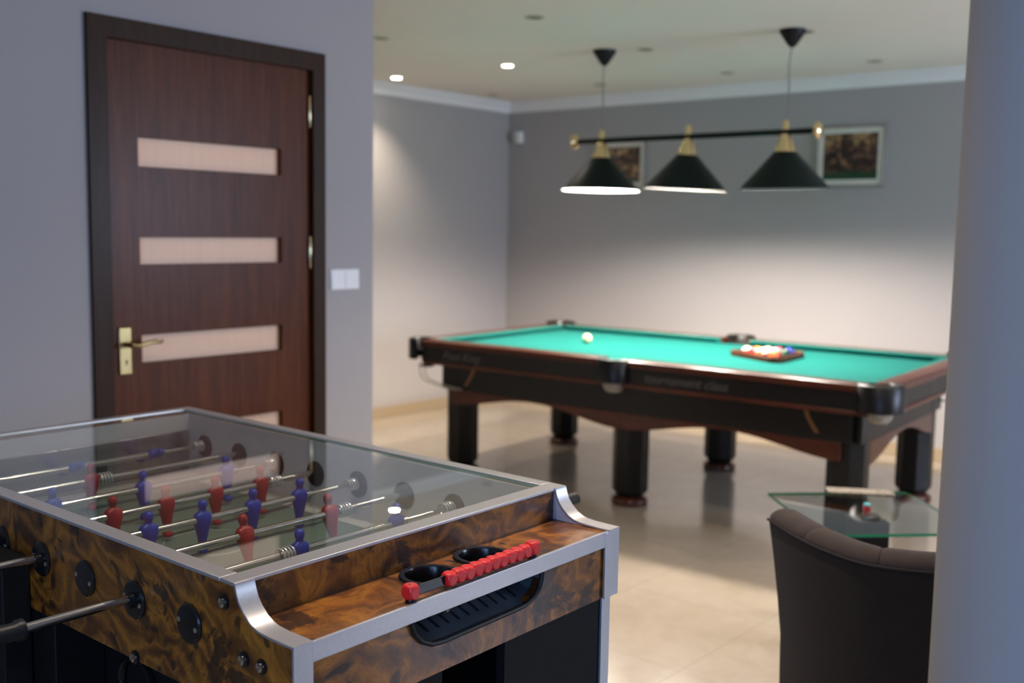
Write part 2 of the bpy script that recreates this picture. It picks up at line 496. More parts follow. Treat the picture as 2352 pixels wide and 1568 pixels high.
for a, b in pz:
    pn = boxo('frosted_pane', FROST, lf, ox0 - .004, ox1 + .004, .036, .042, a - .004, b + .004)
hp = MB().box(1.944 - DX0, 1.992 - DX0, .004, .012, .962, 1.130).build('handle_plate', BRASS, lf, .003)
hx = 1.966 - DX0
lz = 1.070
lv = MB().tube([(hx, .006, lz), (hx, -.03, lz), (hx + .004, -.042, lz), (hx + .02, -.048, lz - .002), (hx + .06, -.047, lz + .006), (hx + .092, -.046, lz + .008), (hx + .112, -.045, lz + .004), (hx + .12, -.044, lz + .01)],
               [.0095, .0095, .010, .0095, .0075, .008, .006, .004], 12)
lv.build('door_lever', BRASS, lf)
kh = MB().lathe([(.0045, .0035), (.0045, .006)], (1.9705 - DX0, 0, 1.009), 12, 'y')
kh.box(1.9683 - DX0, 1.9727 - DX0, .0035, .006, .996, 1.009).build('keyhole', BLACKM, lf)
for z0, z1 in ((1.897, 2.014), (1.328, 1.448), (.255, .374)):
    hg = MB().lathe([(.0035, z0 - .006), (.0065, z0), (.0065, z1), (.0035, z1 + .006)], (2.80 - DX0, .004, 0), 12)
    hg.build('hinge', BRASSB, lf)

sw = empty('light_switch', (2.899, YD, 1.2287), 0, 'white double light switch on the wall beside the brown door', 'light switch')
boxo('switch_plate', WHITEP, sw, 0, .159, -.008, 0, 0, .088, .003)
for k in range(2):
    MB().prism([(-.008, .004), (-.013, .006), (-.0095, .084), (-.008, .084)], 'x', .004 + k * .0765, .0785 + k * .0765).build('switch_rocker', WHITEP, sw, .001)

# ------------------------------------------------------------------ foosball table
ft = empty('foosball_table', (1.382, 2.03, 0), 0,
           'foosball table in brown burl veneer with aluminium edges and a glass top', 'foosball table')
FX, FY = 1.382, 2.03
def fo(mb, name, mats, bevel=0.0, parent=None, **kw):
    """geometry in room coordinates, parented to the table"""
    M = Matrix.Translation((-FX, -FY, 0))
    mb.v = [M @ Vector(p) for p in mb.v]
    return mb.build(name, mats, parent or ft, bevel, **kw)
X0, X1, TH = .952, 1.812, .033
Y0, Y1 = 1.335, 2.765
TZ, SZ, BZ = .940, .874, .733
curve = [(1.335, .938), (1.331, .925), (1.325, .912), (1.314, .899), (1.298, .886), (1.285, .880), (1.272, .8765), (1.247, .8745), (1.219, .874), (1.193, .874)]
back = [(4.09 - y, z) for y, z in curve]             # same sweep at the far end
back = [(y, z) for y, z in back]
BYE = back[-1][0]
side = curve[::-1] + back + [(BYE, BZ), (1.193, BZ)]
MID = (1.458, 1.6245, 1.791, 1.9575, 2.124, 2.2905, 2.457, 2.6235)   # rods
RZ = .849
FLZ = -.0625
for xa, xb in ((X0, X0 + TH), (X1 - TH, X1)):
    fo(MB().prism(side, 'x', xa, xb), 'side_panel', BURL, .001)
# inner lining of the box, end walls, pitch
for xa, xb in ((X0 + TH, X0 + TH + .006), (X1 - TH - .006, X1 - TH)):
    fo(MB().box(xa, xb, 1.376, 2.735, .755, .932), 'inner_wall', INNERW)
for ya, yb in ((1.376, 1.384), (2.704, 2.7138)):
    fo(MB().box(X0 + TH + .006, X1 - TH - .006, ya, yb, .755, .932), 'inner_end_wall', INNERW)
fo(MB().box(1.08, X1 - TH - .012, 2.696, 2.704, .768, .886), 'goal_plate', STEEL, .002)
fo(MB().box(1.475, 1.50, 2.688, 2.696, .775, .835), 'goal_post', BLACKM, .002)
xi0, xi1 = X0 + TH + .006, X1 - TH - .006
fo(MB().box(xi0, xi1, 1.384, 2.704, .748, .764), 'playfield', PITCH)
for xa, xb in ((xi0, xi0 + .072), (xi1 - .072, xi1)):
    fo(MB().box(xa, xb, 1.384, 2.704, .764, .7665), 'pitch_border', PITCHW)
for ya, yb in ((1.384, 1.42), (2.60, 2.704)):
    fo(MB().box(xi0 + .072, xi1 - .072, ya, yb, .764, .7662), 'pitch_border', PITCHW)
# pitch markings
fo(MB().box(xi0 + .072, xi1 - .072, 2.036, 2.040, .764, .7655), 'halfway_line', PITCHL)
fo(MB().arc(FX, 2.038, .100, .104, 0, 2 * PI, .764, .7654, 48), 'centre_circle', PITCHL)
for yc, sgn in ((1.42, 1), (2.60, -1)):
    a0 = 0 if sgn > 0 else PI
    fo(MB().arc(FX, yc, .202, .206, a0, a0 + PI, .764, .7654, 32), 'goal_arc', PITCHL)
# end walls in wood, shelves
for sgn in (0, 1):
    q = (lambda y: y) if not sgn else (lambda y: 4.09 - y)
    yy = sorted((q(1.337), q(1.376)))
    fo(MB().box(X0 + TH, X1 - TH, yy[0], yy[1], SZ - .03, .936), 'end_board', BURL)
    ys = sorted((q(1.196), q(1.337)))
    holes = [circ(1.326, q(1.272), .046), circ(1.474, q(1.276), .046)]
    fo(MB().filled([(X0 + TH, ys[0]), (X1 - TH, ys[0]), (X1 - TH, ys[1]), (X0 + TH, ys[1])], holes, SZ - .02, SZ - .0005), 'shelf', BURL)
    for hx_, hy_ in ((1.326, q(1.272)), (1.474, q(1.276))):
        prof = [(.0445, SZ - .055), (.045, SZ), (.047, SZ + .004), (.056, SZ + .004), (.058, SZ), (.0575, SZ - .0004)]
        cup = MB().lathe(prof, (hx_, hy_, 0), 40, cap=False)
        cup.lathe([(.0445, SZ - .056), (.0445, SZ - .055)], (hx_, hy_, 0), 40)
        fo(cup, 'cup_holder', BLACKP)
    # aluminium lip of the shelf
    yl = sorted((q(1.190), q(1.196)))
    fo(MB().box(X0 + TH + .002, X1 - TH - .002, yl[0], yl[1], .843, SZ + .002), 'shelf_edge', ALU, .001)
    # lower board with the ball outlet cut from its top edge
    yb = sorted((q(1.1965), q(1.215)))
    if not sgn:
        notch = [(1.555, .843), (1.554, .83), (1.546, .812), (1.53, .799), (1.505, .7905), (1.47, .789), (1.28, .788), (1.25, .791), (1.225, .803), (1.208, .820), (1.198, .843)]
    else:
        notch = []
    outl = [(X0 + TH, BZ), (X1 - TH, BZ), (X1 - TH, .843)] + notch + [(X0 + TH, .843)]
    fo(MB().filled(outl, [], yb[0], yb[1], axis='y'), 'end_panel', BURL)
    if not sgn:
        lip = [(x, 1.1935, z) for x, z in notch]
        fo(MB().tube(lip, .0048, 10), 'outlet_lip', BLACKM)
        tray = MB().prism([(1.198, .789), (1.330, .842), (1.330, .836), (1.198, .782)], 'x', 1.199, 1.5535)
        for xa, xb in ((1.197, 1.199), (1.5535, 1.5555)):
            tray.prism([(1.200, .785), (1.330, .785), (1.330, .8425), (1.200, .8425)], 'x', xa, xb)
        to = fo(tray, 'ball_tray', TRAYM)
        for k in range(11):
            x = 1.243 + k * .0265
            fo(MB().prism([(1.222, .7992), (1.325, .8405), (1.325, .8412), (1.222, .7999)], 'x', x, x + .0035), 'tray_slot', BLACKM, parent=to)
# aluminium edging
gx0, gx1 = X0 + TH, X1 - TH
for xa, xb in ((X0 - .001, gx0), (gx1, X1 + .001)):
    fo(MB().box(xa, xb, 1.374, 2.737, .936, .9425), 'top_rail', ALU, .0012)
fo(MB().box(X0 - .001, X1 + .001, 1.334, 1.374, .936, .9425), 'top_rail', ALU, .0012)
fo(MB().box(X0 - .001, X1 + .001, 2.737, 2.766, .936, .9425), 'top_rail', ALU, .0012)
gb = MB().box(gx0 + .001, gx1 - .001, 1.3745, 2.7365, .9345, .9395); gb.m = [1, 0, 2, 2, 2, 2]
fo(gb, 'glass_top', [GLASSF, CLEAR, GEDGE], smooth=False)
for prof in (curve, back):
    s = 1 if prof is curve else -1
    pts = [(prof[0][0], .9415)] + list(prof)
    path = pts + [(prof[-1][0], BZ)]
    outer = []
    for i, p in enumerate(path):
        t = Vector((0, 0))
        if i > 0: t += (Vector(p) - Vector(path[i - 1])).normalized()
        if i < len(path) - 1: t += (Vector(path[i + 1]) - Vector(p)).normalized()
        t.normalize()
        n = Vector((t.y, -t.x)) * s            # away from the panel: over the shelf, then out in front
        f = 1.35 if i == len(path) - 2 else 1.0
        outer.append((p[0] + n.x * .004 * f, p[1] + n.y * .004 * f))
    for xa, xb in ((X0 - .002, X0 + TH + .002), (X1 - TH - .002, X1 + .002)):
        rings = [[(xa, p[0], p[1]), (xb, p[0], p[1]), (xb, o_[0], o_[1]), (xa, o_[0], o_[1])] for p, o_ in zip(path, outer)]
        fo(MB().loft(rings), 'corner_trim', ALU, angle=30)
cheek = [(1.200, SZ), (1.337, SZ), (1.337, .936)] + [(y + .001, z - .001) for y, z in curve[1:-1]]
for xa, xb in ((gx1 - .002, gx1 - .0003), (gx0 + .0003, gx0 + .002)):
    fo(MB().prism(cheek, 'x', xa, xb), 'shelf_cheek', ALUD)
fo(MB().box(gx1 - .016, gx1 - .002, 1.1885, 1.1935, BZ, .8735), 'corner_strip', ALU, .0006)
# base cabinet and legs
fo(MB().box(1.06, 1.70, 1.40, 2.66, FLZ + .02, BZ), 'base_cabinet', DARKB)

def leg(sx, sy):
    q = (lambda y: y) if sy < 0 else (lambda y: 4.09 - y)
    p = (lambda x: x) if sx > 0 else (lambda x: 2 * FX - x)
    ya, yb_ = sorted((q(1.212), q(1.232))); xa, xb = sorted((p(1.468), p(1.786)))
    mb = MB().box(xa, xb, ya, yb_, FLZ + .03, BZ)
    xc, xd = sorted((p(1.775), p(1.795))); yc, yd = sorted((q(1.2321), q(1.50)))
    mb.box(xc, xd, yc, yd, FLZ + .03, BZ)
    l_ = fo(mb, 'leg', DARKB)
    xe, xf = sorted((p(1.782), p(1.812))); ye, yf = sorted((q(1.206), q(1.212)))
    e = MB().box(xe, xf, ye, yf, FLZ + .03, BZ)
    xg, xh = sorted((p(1.806), p(1.812))); yg, yh = sorted((q(1.2121), q(1.236)))
    e.box(xg, xh, yg, yh, FLZ + .03, BZ)
    eo = fo(e, 'leg_edge', ALU, .0008, parent=l_)
    fm = MB().lathe([(.02, 0), (.024, .004), (.024, .018), (.012, .02), (.012, .032)], (p(1.76), q(1.25), FLZ), 16)
    fo(fm, 'leveling_foot', BLACKM, parent=l_)
for sx in (-1, 1):
    for sy in (-1, 1): leg(sx, sy)
# coin box on the middle of the near side
fo(MB().prism([(2.008, .838), (2.34, .838), (2.34, FLZ + .02), (2.008, FLZ + .02)], 'x', .895, .9515), 'coin_box', DARKB, .003)
fo(MB().box(.8935, .8955, 2.04, 2.046, .05, .82), 'coin_box_trim', STEEL)
fo(MB().box(.8935, .8955, 2.075, 2.081, .05, .82), 'coin_box_trim', STEEL)
fo(MB().box(.955, 1.0595, 1.924, 2.40, FLZ + .02, BZ - .001), 'centre_leg', DARKB, .003)
fo(MB().tube([(1.054, 1.80 + .055 * math.cos(a), .60 + .055 * math.sin(a)) for a in [2 * PI * k / 24 for k in range(25)]], .009, 8, cap=False), 'return_ring', BLACKP)
# bolts on the near side
for y, z in ((1.362, .905), (1.627, .740), (1.312, .825), (1.267, .826)):
    cu = fo(MB().lathe([(.0125, X0 + .0005), (.0125, X0 - .003), (.009, X0 - .0045)], (0, y, z), 18, 'x'), 'bolt_cup', BLACKP)
    fo(MB().lathe([(.0078, X0 - .004), (.0078, X0 - .008), (.005, X0 - .0095), (.002, X0 - .0088)], (0, y, z), 14, 'x'), 'bolt_head', CHROME, parent=cu)

# bearings: outside near, inside far (and their mirror sides)
def bearing(y, face_x, out, rod):
    d = -1 if out < 0 else 1
    prof = [(.034, face_x), (.034, face_x + d * .003), (.031, face_x + d * .0055), (.014, face_x + d * .0065)]
    if rod: prof += [(.013, face_x + d * .017), (.0095, face_x + d * .0185)]
    b = fo(MB().lathe(prof, (0, y, RZ - .004), 36, 'x'), 'bearing_plate', BLACKP)
    return b
for i, y in enumerate(MID):
    red = i % 2 == 0                  # red rods pull out at the far side, blue at the near side
    b = bearing(y, X0 - .0002, -1, not red)
    for s in (-1, 1):
        sc = MB().lathe([(.0045, X0 - .005), (.0045, X0 - .0075), (.0028, X0 - .0088)], (0, y - s * .0235, RZ - .004 - s * .004), 10, 'x')
        fo(sc, 'bearing_screw', CHROME, parent=b)
    bearing(y, xi1 + .0002, -1, False)
    bearing(y, X1 + .0002, 1, red)

def figure_mesh():
    sec = [(-.0775, .0105, .0125, .0), (-.068, .011, .013, .0), (-.0635, .0095, .010, 0), (-.061, .0075, .008, 0), (-.050, .0085, .0085, 0), (-.034, .0125, .0105, 0), (-.018, .0165, .012, 0),
           (-.010, .0195, .0135, 0), (0, .0208, .0142, 0), (.0085, .0212, .0132, 0), (.014, .0188, .0112, 0), (.0175, .013, .009, 0), (.0195, .0078, .0072, 0), (.0235, .0075, .0076, 0), (.028, .0098, .0102, 0),
           (.034, .0108, .0112, 0), (.0395, .0098, .0102, 0), (.0435, .0066, .007, 0), (.0455, .002, .002, 0)]
    mb = MB(); n = 20
    rings = []
    for z, rx, ry, oy in sec:
        ring = []
        for k in range(n):
            a = 2 * PI * k / n
            c, s = math.cos(a), math.sin(a)
            e = .75 if z < .016 else 1.0
            ring.append((rx * math.copysign(abs(c) ** e, c), oy + ry * math.copysign(abs(s) ** e, s), z))
        rings.append(ring)
    mb.loft(rings)
    return mb
fig_b = figure_mesh().build('blue_player', BLUEP, angle=60)
fig_r = figure_mesh().build('red_player', REDP, angle=60)
fig_b.modifiers.new('s', 'SUBSURF').render_levels = 1; fig_r.modifiers.new('s', 'SUBSURF').render_levels = 1
used = {'b': False, 'r': False}
def spring(mb_x, length, parent, r=.0142, turns=4):
    pts = []
    n = turns * 14
    for k in range(n + 1):
        a = 2 * PI * turns * k / n
        pts.append((mb_x - length / 2 + length * k / n, r * math.cos(a), r * math.sin(a)))
    MB().tube(pts, .0021, 7).build('spring', SPRINGM, parent)
PL = {1: (1.314, 1.583), 2: (1.070, 1.304, 1.536), 3: (1.046, 1.181, 1.313, 1.448, 1.584), 4: (1.062, 1.196, 1.328, 1.462, 1.596),
      5: (1.142, 1.371, 1.611), 6: (1.325,), 7: (1.371, 1.606)}
SP = {1: (1.280, 1.748), 2: (1.577,), 3: (1.748,), 4: (1.637,), 5: (1.748,), 6: (1.363,), 7: (1.748,)}
TILT = {1: .0, 2: .22, 3: -.03, 4: .05, 5: .05, 6: .0, 7: -1.25}
for i, y in enumerate(MID):
    red = i % 2 == 0
    if red:
        a, b = X0 + TH - .01, 2.0
    else:
        a, b = (.70 if i in (1, 3) else .78), max(PL[i]) + .027
    rod = MB().tube([(a - FX, 0, 0), (b - FX, 0, 0)], .0082, 16)
    if not red:
        rod.tube([(b - FX, 0, 0), (b - FX + .003, 0, 0)], [.0095, .0095], 16)
        rod.tube([(b - FX, 0, 0), (X1 + .02 - FX, 0, 0)], .0052, 12)
    ro = rod.build('rod', CHROME, ft, loc=(0, y - FY, RZ))
    if red:
        g0, g1 = 1.93, 2.035
        MB().lathe([(.010, g0 - FX), (.0165, g0 - FX + .004), (.0165, g0 - FX + .012), (.0145, g0 - FX + .018), (.0155, g1 - FX - .01), (.009, g1 - FX)], (0, 0, 0), 18, 'x').build('handle_grip', RUBBER, ro)
    else:
        h = .758 if i in (1, 3) else .80
        if i == 3: h = .70
        MB().lathe([(.011, h - FX), (.0175, h - FX - .003), (.0175, h - FX - .012), (.0145, h - FX - .018), (.0165, h - FX - .06), (.016, h - FX - .11), (.010, h - FX - .118)], (0, 0, 0), 20, 'x').build('handle_grip', RUBBER, ro)
    for x in PL.get(i, ()):
        src = fig_r if red else fig_b
        key = 'r' if red else 'b'
        p = src if not used[key] else src.copy()
        if used[key]: link(p)
        used[key] = True
        p.parent = ro; p.location = (x - FX, 0, 0); p.rotation_euler = (-TILT[i], 0, 0)
    for x in SP.get(i, ()):
        spring(x - FX, .034, ro)
# score counter with red beads
sc = fo(MB().box(1.212, 1.537, 1.2035, 1.2065, .881, .899), 'score_bar', BLACKP, .0008)
def bead_mesh(h=.0115, R=.0152, n=8):
    bm = bmesh.new(); bmesh.ops.create_cube(bm, size=2.0)
    bmesh.ops.subdivide_edges(bm, edges=bm.edges[:], cuts=n, use_grid_fill=True)
    for v in bm.verts:
        p = v.co.normalized() * R
        v.co = Vector([max(-h, min(h, c)) for c in p])
    me = bpy.data.meshes.new('bead'); bm.to_mesh(me); bm.free()
    me.materials.append(BEADR)
    for p in me.polygons: p.use_smooth = True
    me.set_sharp_from_angle(angle=math.radians(28))
    return me
bme = bead_mesh()
for k in range(10):
    b = link(bpy.data.objects.new('score_bead', bme)); b.parent = sc
    b.location = (1.3035 + k * .0233 - FX, 1.205 - FY, .8905 + (.0004 if k % 2 else 0)); b.rotation_euler = ((-1) ** k * .05, 0, 0)
for x in (1.209, 1.5375):
    e = link(bpy.data.objects.new('end_block', bme)); e.parent = sc
    e.location = (x - FX, 1.205 - FY, .8925); e.rotation_euler = (0, 0, .06); e.scale = (1.04, 1.04, 1.08)
    fo(MB().lathe([(.009, SZ - .001), (.0095, SZ + .006), (.008, SZ + .009)], (x, 1.205, 0), 16), 'bar_foot', BLACKP, parent=sc)
    fo(MB().lathe([(.0035, .9045), (.0035, .9056), (.001, .906)], (x, 1.205, 0), 10), 'cap_screw', CHROME, parent=sc)

# bring the table to its true size (0.83 m wide, top at 0.96 m)
K = .96
ZK = 1.5 * (1 - K)
done = set()
def resize(o, top):
    if o.type == 'MESH' and o.data.name not in done:
        o.data.transform(Matrix.Scale(K, 4)); done.add(o.data.name)
    o.location = o.location * K
    if top: o.location.z += ZK
    for m in o.modifiers:
        if m.type == 'BEVEL': m.width *= K
    for c in o.children: resize(c, False)
for c in ft.children: resize(c, True)
ft.location = (FX * K, FY * K, 0)

# ------------------------------------------------------------------ pool table
TP, PL_, PW = .82, 2.892, 1.616
PTH = .046
pt = empty('pool_table', (5.383, 3.112, 0), PTH, 'pool table with teal cloth, mahogany rails and black round-cornered pockets', 'pool table')
HW, HL = PW / 2, PL_ / 2
BED = TP - .035
boxo('slate_bed', CLOTH, pt, -HW + .125, HW - .125, -HL + .125, HL - .125, BED - .04, BED)
def rail_sec(sx):
    """cross-section of a rail, outer edge at 0, inwards positive"""
    return [(0, TP - .034), (.0, TP - .014), (.004, TP - .005), (.012, TP), (.104, TP + .001), (.104, TP - .035)]
def cush(x_in, a, b, tp, M):
    """cushion: nose inwards; mitred at both ends"""
    sec = [(0, tp - .001, 0), (.046, tp - .002, .028), (.05, tp - .009, .03), (.03, BED + .001, .018), (0, BED + .001, 0)]
    r0 = [(x_in + u, a + m, z) for u, z, m in sec]; r1 = [(x_in + u, b - m, z) for u, z, m in sec]
    return MB().loft([r0, r1], M=M)
segs = []
gap_m, gap_c = .085, .118
for s in (-1, 1):                       # long sides: outer edge at local x = s*HW
    for a, b in ((-HL + gap_c, -gap_m), (gap_m, HL - (gap_c if s > 0 else .094))):
        sec = [(s * (HW - u), z) for u, z in rail_sec(s)]
        MB().prism(sec, 'y', a, b).build('wooden_rail', MAHOG, pt, .002)
        M = Matrix.Identity(4) if s < 0 else Matrix.Rotation(PI, 4, 'Z')
        cush(-HW + .104, a + .012, b - .012, TP, M).build('cushion', CLOTH, pt, .003)
for s in (-1, 1):
    a, b = -HW + gap_c, HW - gap_c
    sec = [(s * (HL - u), z) for u, z in rail_sec(s)]
    MB().prism(sec, 'x', a, b).build('wooden_rail', MAHOG, pt, .002)
    M = Matrix.Rotation(PI / 2 if s < 0 else -PI / 2, 4, 'Z')
    cush(-HL + .104, a + .012, b - .012, TP, M).build('cushion', CLOTH, pt, .003)
# pockets
def pocket(x, y, a0, a1, corner, net=True):
    ro = (.108 if net else .086) if corner else .094
    c = MB().arc(x, y, .058, ro, a0, a1, TP - .118, TP + (.016 if x > 0 else .007), 28)
    p = c.build('pocket_casting', POOLB, pt, angle=50)
    MB().lathe([(.057, TP - .06), (.057, TP - .058)], (x, y, 0), 24).build('pocket_drop', BLACKM, p)
    if net:
        nb = MB().lathe([(.056, TP - .119), (.060, TP - .13), (.054, TP - .155), (.040, TP - .172), (.012, TP - .176)], (x, y, 0), 24)
        nb.build('pocket_net', NET, p)
    return p
cin = .058
for sx in (-1, 1):
    for sy in (-1, 1):
        ang = math.atan2(sy, sx)
        pocket(sx * (HW - cin), sy * (HL - cin), ang - 2.25, ang + (1.0 if sx < 0 < sy else 2.25), True, not (sx < 0 < sy))
    ang = 0 if sx > 0 else PI
    pocket(sx * (HW - .02), 0, ang - 1.75, ang + 1.75, False)
# aprons
for s in (-1, 1):
    xs = sorted((s * (HW - .012), s * (HW - .04)))
    boxo('upper_apron', POOLB, pt, xs[0], xs[1], -HL + .1, HL - .1, .697, TP - .034, .002)
    xs = sorted((s * (HW - .006), s * (HW - .05)))
    boxo('apron_moulding', MAHOG, pt, xs[0], xs[1], -HL + .1, HL - .1, .676, .697, .004)
    xs = sorted((s * (HW - .105), s * (HW - .13)))
    boxo('lower_apron', POOLB, pt, xs[0], xs[1], -HL + .2, HL - .2, .52, .676, .002)
    ys = sorted((s * (HL - .012), s * (HL - .04)))
    boxo('upper_apron', POOLB, pt, -HW + .1, HW - .1, ys[0], ys[1], .697, TP - .034, .002)
    ys = sorted((s * (HL - .006), s * (HL - .05)))
    boxo('apron_moulding', MAHOG, pt, -HW + .1, HW - .1, ys[0], ys[1], .676, .697, .004)
    ys = sorted((s * (HL - .155), s * (HL - .18)))
    boxo('lower_apron', POOLB, pt, -HW + .13, HW - .13, ys[0], ys[1], .52, .676, .002)
boxo('underframe', POOLB, pt, -HW + .135, HW - .135, -HL + .19, HL - .19, .60, BED - .041)
def valance(a, b, horiz, c0, c1, hi, lo):
    """brown board arched along its foot between two legs"""
    n = 24; low = []
    for k in range(n + 1):
        t = k / n; s = abs(2 * t - 1)
        z = hi - (hi - lo) * (3 * s ** 2 - 2 * s ** 3) ** 1.1
        low.append((a + (b - a) * t, z))
    poly = [(a, .522), (b, .522)] + low[::-1]
    poly = [(a, .522)] + low + [(b, .522)]
    return MB().prism(poly, 'x' if horiz == 'y' else 'y', c0, c1)
LX, LY = .565, 1.2
for s in (-1, 1):
    cs = sorted((s * (HW - .103), s * (HW - .132)))
    for a, b in ((-LY, 0), (0, LY)):
        valance(a, b, 'y', cs[0], cs[1], .508, .432).build('arched_skirt', MAHOG, pt, .002)
    cs = sorted((s * (HL - .153), s * (HL - .182)))
    valance(-LX, LX, 'x', cs[0], cs[1], .500, .40).build('arched_skirt', MAHOG, pt, .002)
lg0 = None
for sx in (-1, 1):
    for sy in (-1, 0, 1):
        if lg0 is None:
            lg0 = MB().lathe([(.076, .045), (.076, .056), (.086, .062), (.098, .075), (.101, .09), (.101, .674)], (0, 0, 0), 8, phase=PI / 8).build('leg', POOLB, pt, .004, angle=25)
            MB().lathe([(.092, 0), (.101, .006), (.101, .03), (.094, .04), (.078, .046)], (0, 0, 0), 32).build('leg_foot', MAHOG, lg0)
            l = lg0
        else:
            l = copy_tree(lg0, pt)
        l.location = (sx * (LX + (.02 if sx < 0 else -.025)), sy * LY, 0)
# golden inlay strokes beside the outer legs
for s in (-1, 1):
    for sy in (-1, 1):
        pts = [(sy * 1.02, .672), (sy * 1.035, .63), (sy * 1.06, .59), (sy * 1.085, .555)]
        w = .011
        poly = [(y - w, z) for y, z in pts] + [(y + w, z) for y, z in pts[::-1]]
        xs = sorted((s * (HW - .104), s * (HW - .1055)))
        MB().prism(poly, 'x', xs[0], xs[1]).build('golden_inlay', INLAY, pt)
# script lettering on the aprons
def lettering(txt, size, loc, rot, parent, mat=LETTER, shear=.35):
    cu = bpy.data.curves.new('apron_lettering', 'FONT'); cu.body = txt; cu.size = size; cu.shear = shear
    cu.extrude = .0006; cu.align_x = 'CENTER'; cu.align_y = 'CENTER'; cu.materials.append(mat)
    cu.space_character = 1.0
    tmp = link(bpy.data.objects.new('lettering_curve', cu))
    bpy.context.view_layer.update()
    me = bpy.data.meshes.new_from_object(tmp.evaluated_get(bpy.context.evaluated_depsgraph_get()))
    bpy.data.objects.remove(tmp)
    if not me.materials: me.materials.append(mat)
    o = link(bpy.data.objects.new('apron_lettering', me)); o.parent = parent; o.location = loc; o.rotation_euler = rot
    return o
lettering('Pool King', .072, (-HW + .0113, 1.05, .738), (PI / 2, 0, -PI / 2), pt)
lettering('tournament class', .068, (-HW + .0113, -.42, .738), (PI / 2, 0, -PI / 2), pt)
lettering('Pool King', .075, (.05, -HL + .0113, .738), (PI / 2, 0, 0), pt)
# chrome ball-return wires and black straps below the corner pockets that show
for sx, sy in ((-1, 1), (1, -1)):
    bx, by = sx * (HW - .06), sy * (HL - .055)
    for k in (-1, 1):
        off = k * .022
        path = [(bx + off, by, .675), (bx + off, by + sy * .004, .64), (bx + off, by - sy * .004, .60), (bx + off, by - sy * .03, .573), (bx + off, by - sy * .07, .561), (bx + off, by - sy * .14, .549), (bx + off, by - sy * .3, .535)]
        MB().tube(path, .0035, 8).build('return_wire', CHROME, pt)
    boxo('leather_strap', BLACKM, pt, bx - .03, bx + .03, min(by - sy * .07, by + sy * .004), max(by - sy * .07, by + sy * .004), .652, .664, .003)

# balls and rack
def on_bed(lx, ly, z=0.0):
    c, s = math.cos(PTH), math.sin(PTH)
    return (5.383 + c * lx - s * ly, 3.112 + s * lx + c * ly, BED + z)
BR = .0295
def ball_mesh(mat):
    bm = bmesh.new(); bmesh.ops.create_uvsphere(bm, u_segments=32, v_segments=20, radius=BR)
    me = bpy.data.meshes.new('pool_ball'); bm.to_mesh(me); bm.free()
    for p in me.polygons: p.use_smooth = True
    me.materials.append(mat); return me
def m_ball(name, col, stripe):
    t = NT(name)
    tc = t.n('ShaderNodeTexCoord'); sp = t.n('ShaderNodeSeparateXYZ'); t.l(tc.outputs['Object'], sp.inputs[0])
    ab = t.n('ShaderNodeMath'); ab.operation = 'ABSOLUTE'; t.l(sp.outputs['Z'], ab.inputs[0])
    ivory = srgb(238, 226, 200)
    if stripe:
        c = t.ramp(ab.outputs[0], [(.0, col), (.0140, col), (.0146, ivory)], 'CONSTANT')
        t.bsdf(c, .12, coat=.4)
    else:
        # number spot at both poles
        c = t.ramp(ab.outputs[0], [(.0, col), (.0275, ivory)], 'CONSTANT')
        t.bsdf(c, .12, coat=.4)
    return t.m
cue = MB(); 
cb = link(bpy.data.objects.new('cue_ball', ball_mesh(plain('ivory_cue_ball', srgb(232, 208, 150), .12, coat=.4, var=.02))))
cb.location = (5.393, 3.82, BED + BR + .0003)
tag(cb, 'plain ivory cue ball alone on the teal cloth', 'pool ball')
RKX, RKY, RKA = 5.537, 2.640, PTH + .03
rk = empty('ball_rack', (RKX, RKY, BED + .0002), RKA, 'wooden triangle rack around fifteen balls on the teal cloth', 'rack')
# triangle: apex toward local +y, base along local x
def tri(rad, n=10):
    pts = []
    for k in range(3):
        a = PI / 2 + k * 2 * PI / 3
        c = Vector((math.cos(a), math.sin(a))) * (.185)
        for j in range(n + 1):
            b = a - PI / 3 + (2 * PI / 3) * j / n
            pts.append((c.x + rad * math.cos(b), c.y + rad * math.sin(b)))
    return pts
RACK = m_wood('rack_wood', [srgb(62, 32, 18), srgb(86, 46, 26)], (5, 5, 5), .4, .1)
MB().filled(tri(.050), [tri(.034)], 0, .032).build('rack_frame', RACK, rk, .003)
cols = [
    ('cream and red striped', srgb(196, 40, 44), 1), ('solid yellow', srgb(236, 176, 60), 0), ('solid blue', srgb(30, 50, 150), 0), ('cream and yellow striped', srgb(232, 176, 60), 1), ('solid red', srgb(196, 34, 34), 0),
    ('cream and green striped', srgb(20, 110, 70), 1), ('solid magenta', srgb(196, 44, 104), 0), ('cream and orange striped', srgb(232, 106, 36), 1), ('solid black', srgb(20, 20, 22), 0), ('solid orange', srgb(238, 100, 32), 0),
    ('cream and blue striped', srgb(40, 60, 160), 1), ('solid maroon', srgb(116, 28, 36), 0), ('cream and magenta striped', srgb(190, 50, 120), 1), ('solid green', srgb(16, 96, 62), 0), ('cream and maroon striped', srgb(120, 36, 40), 1)]
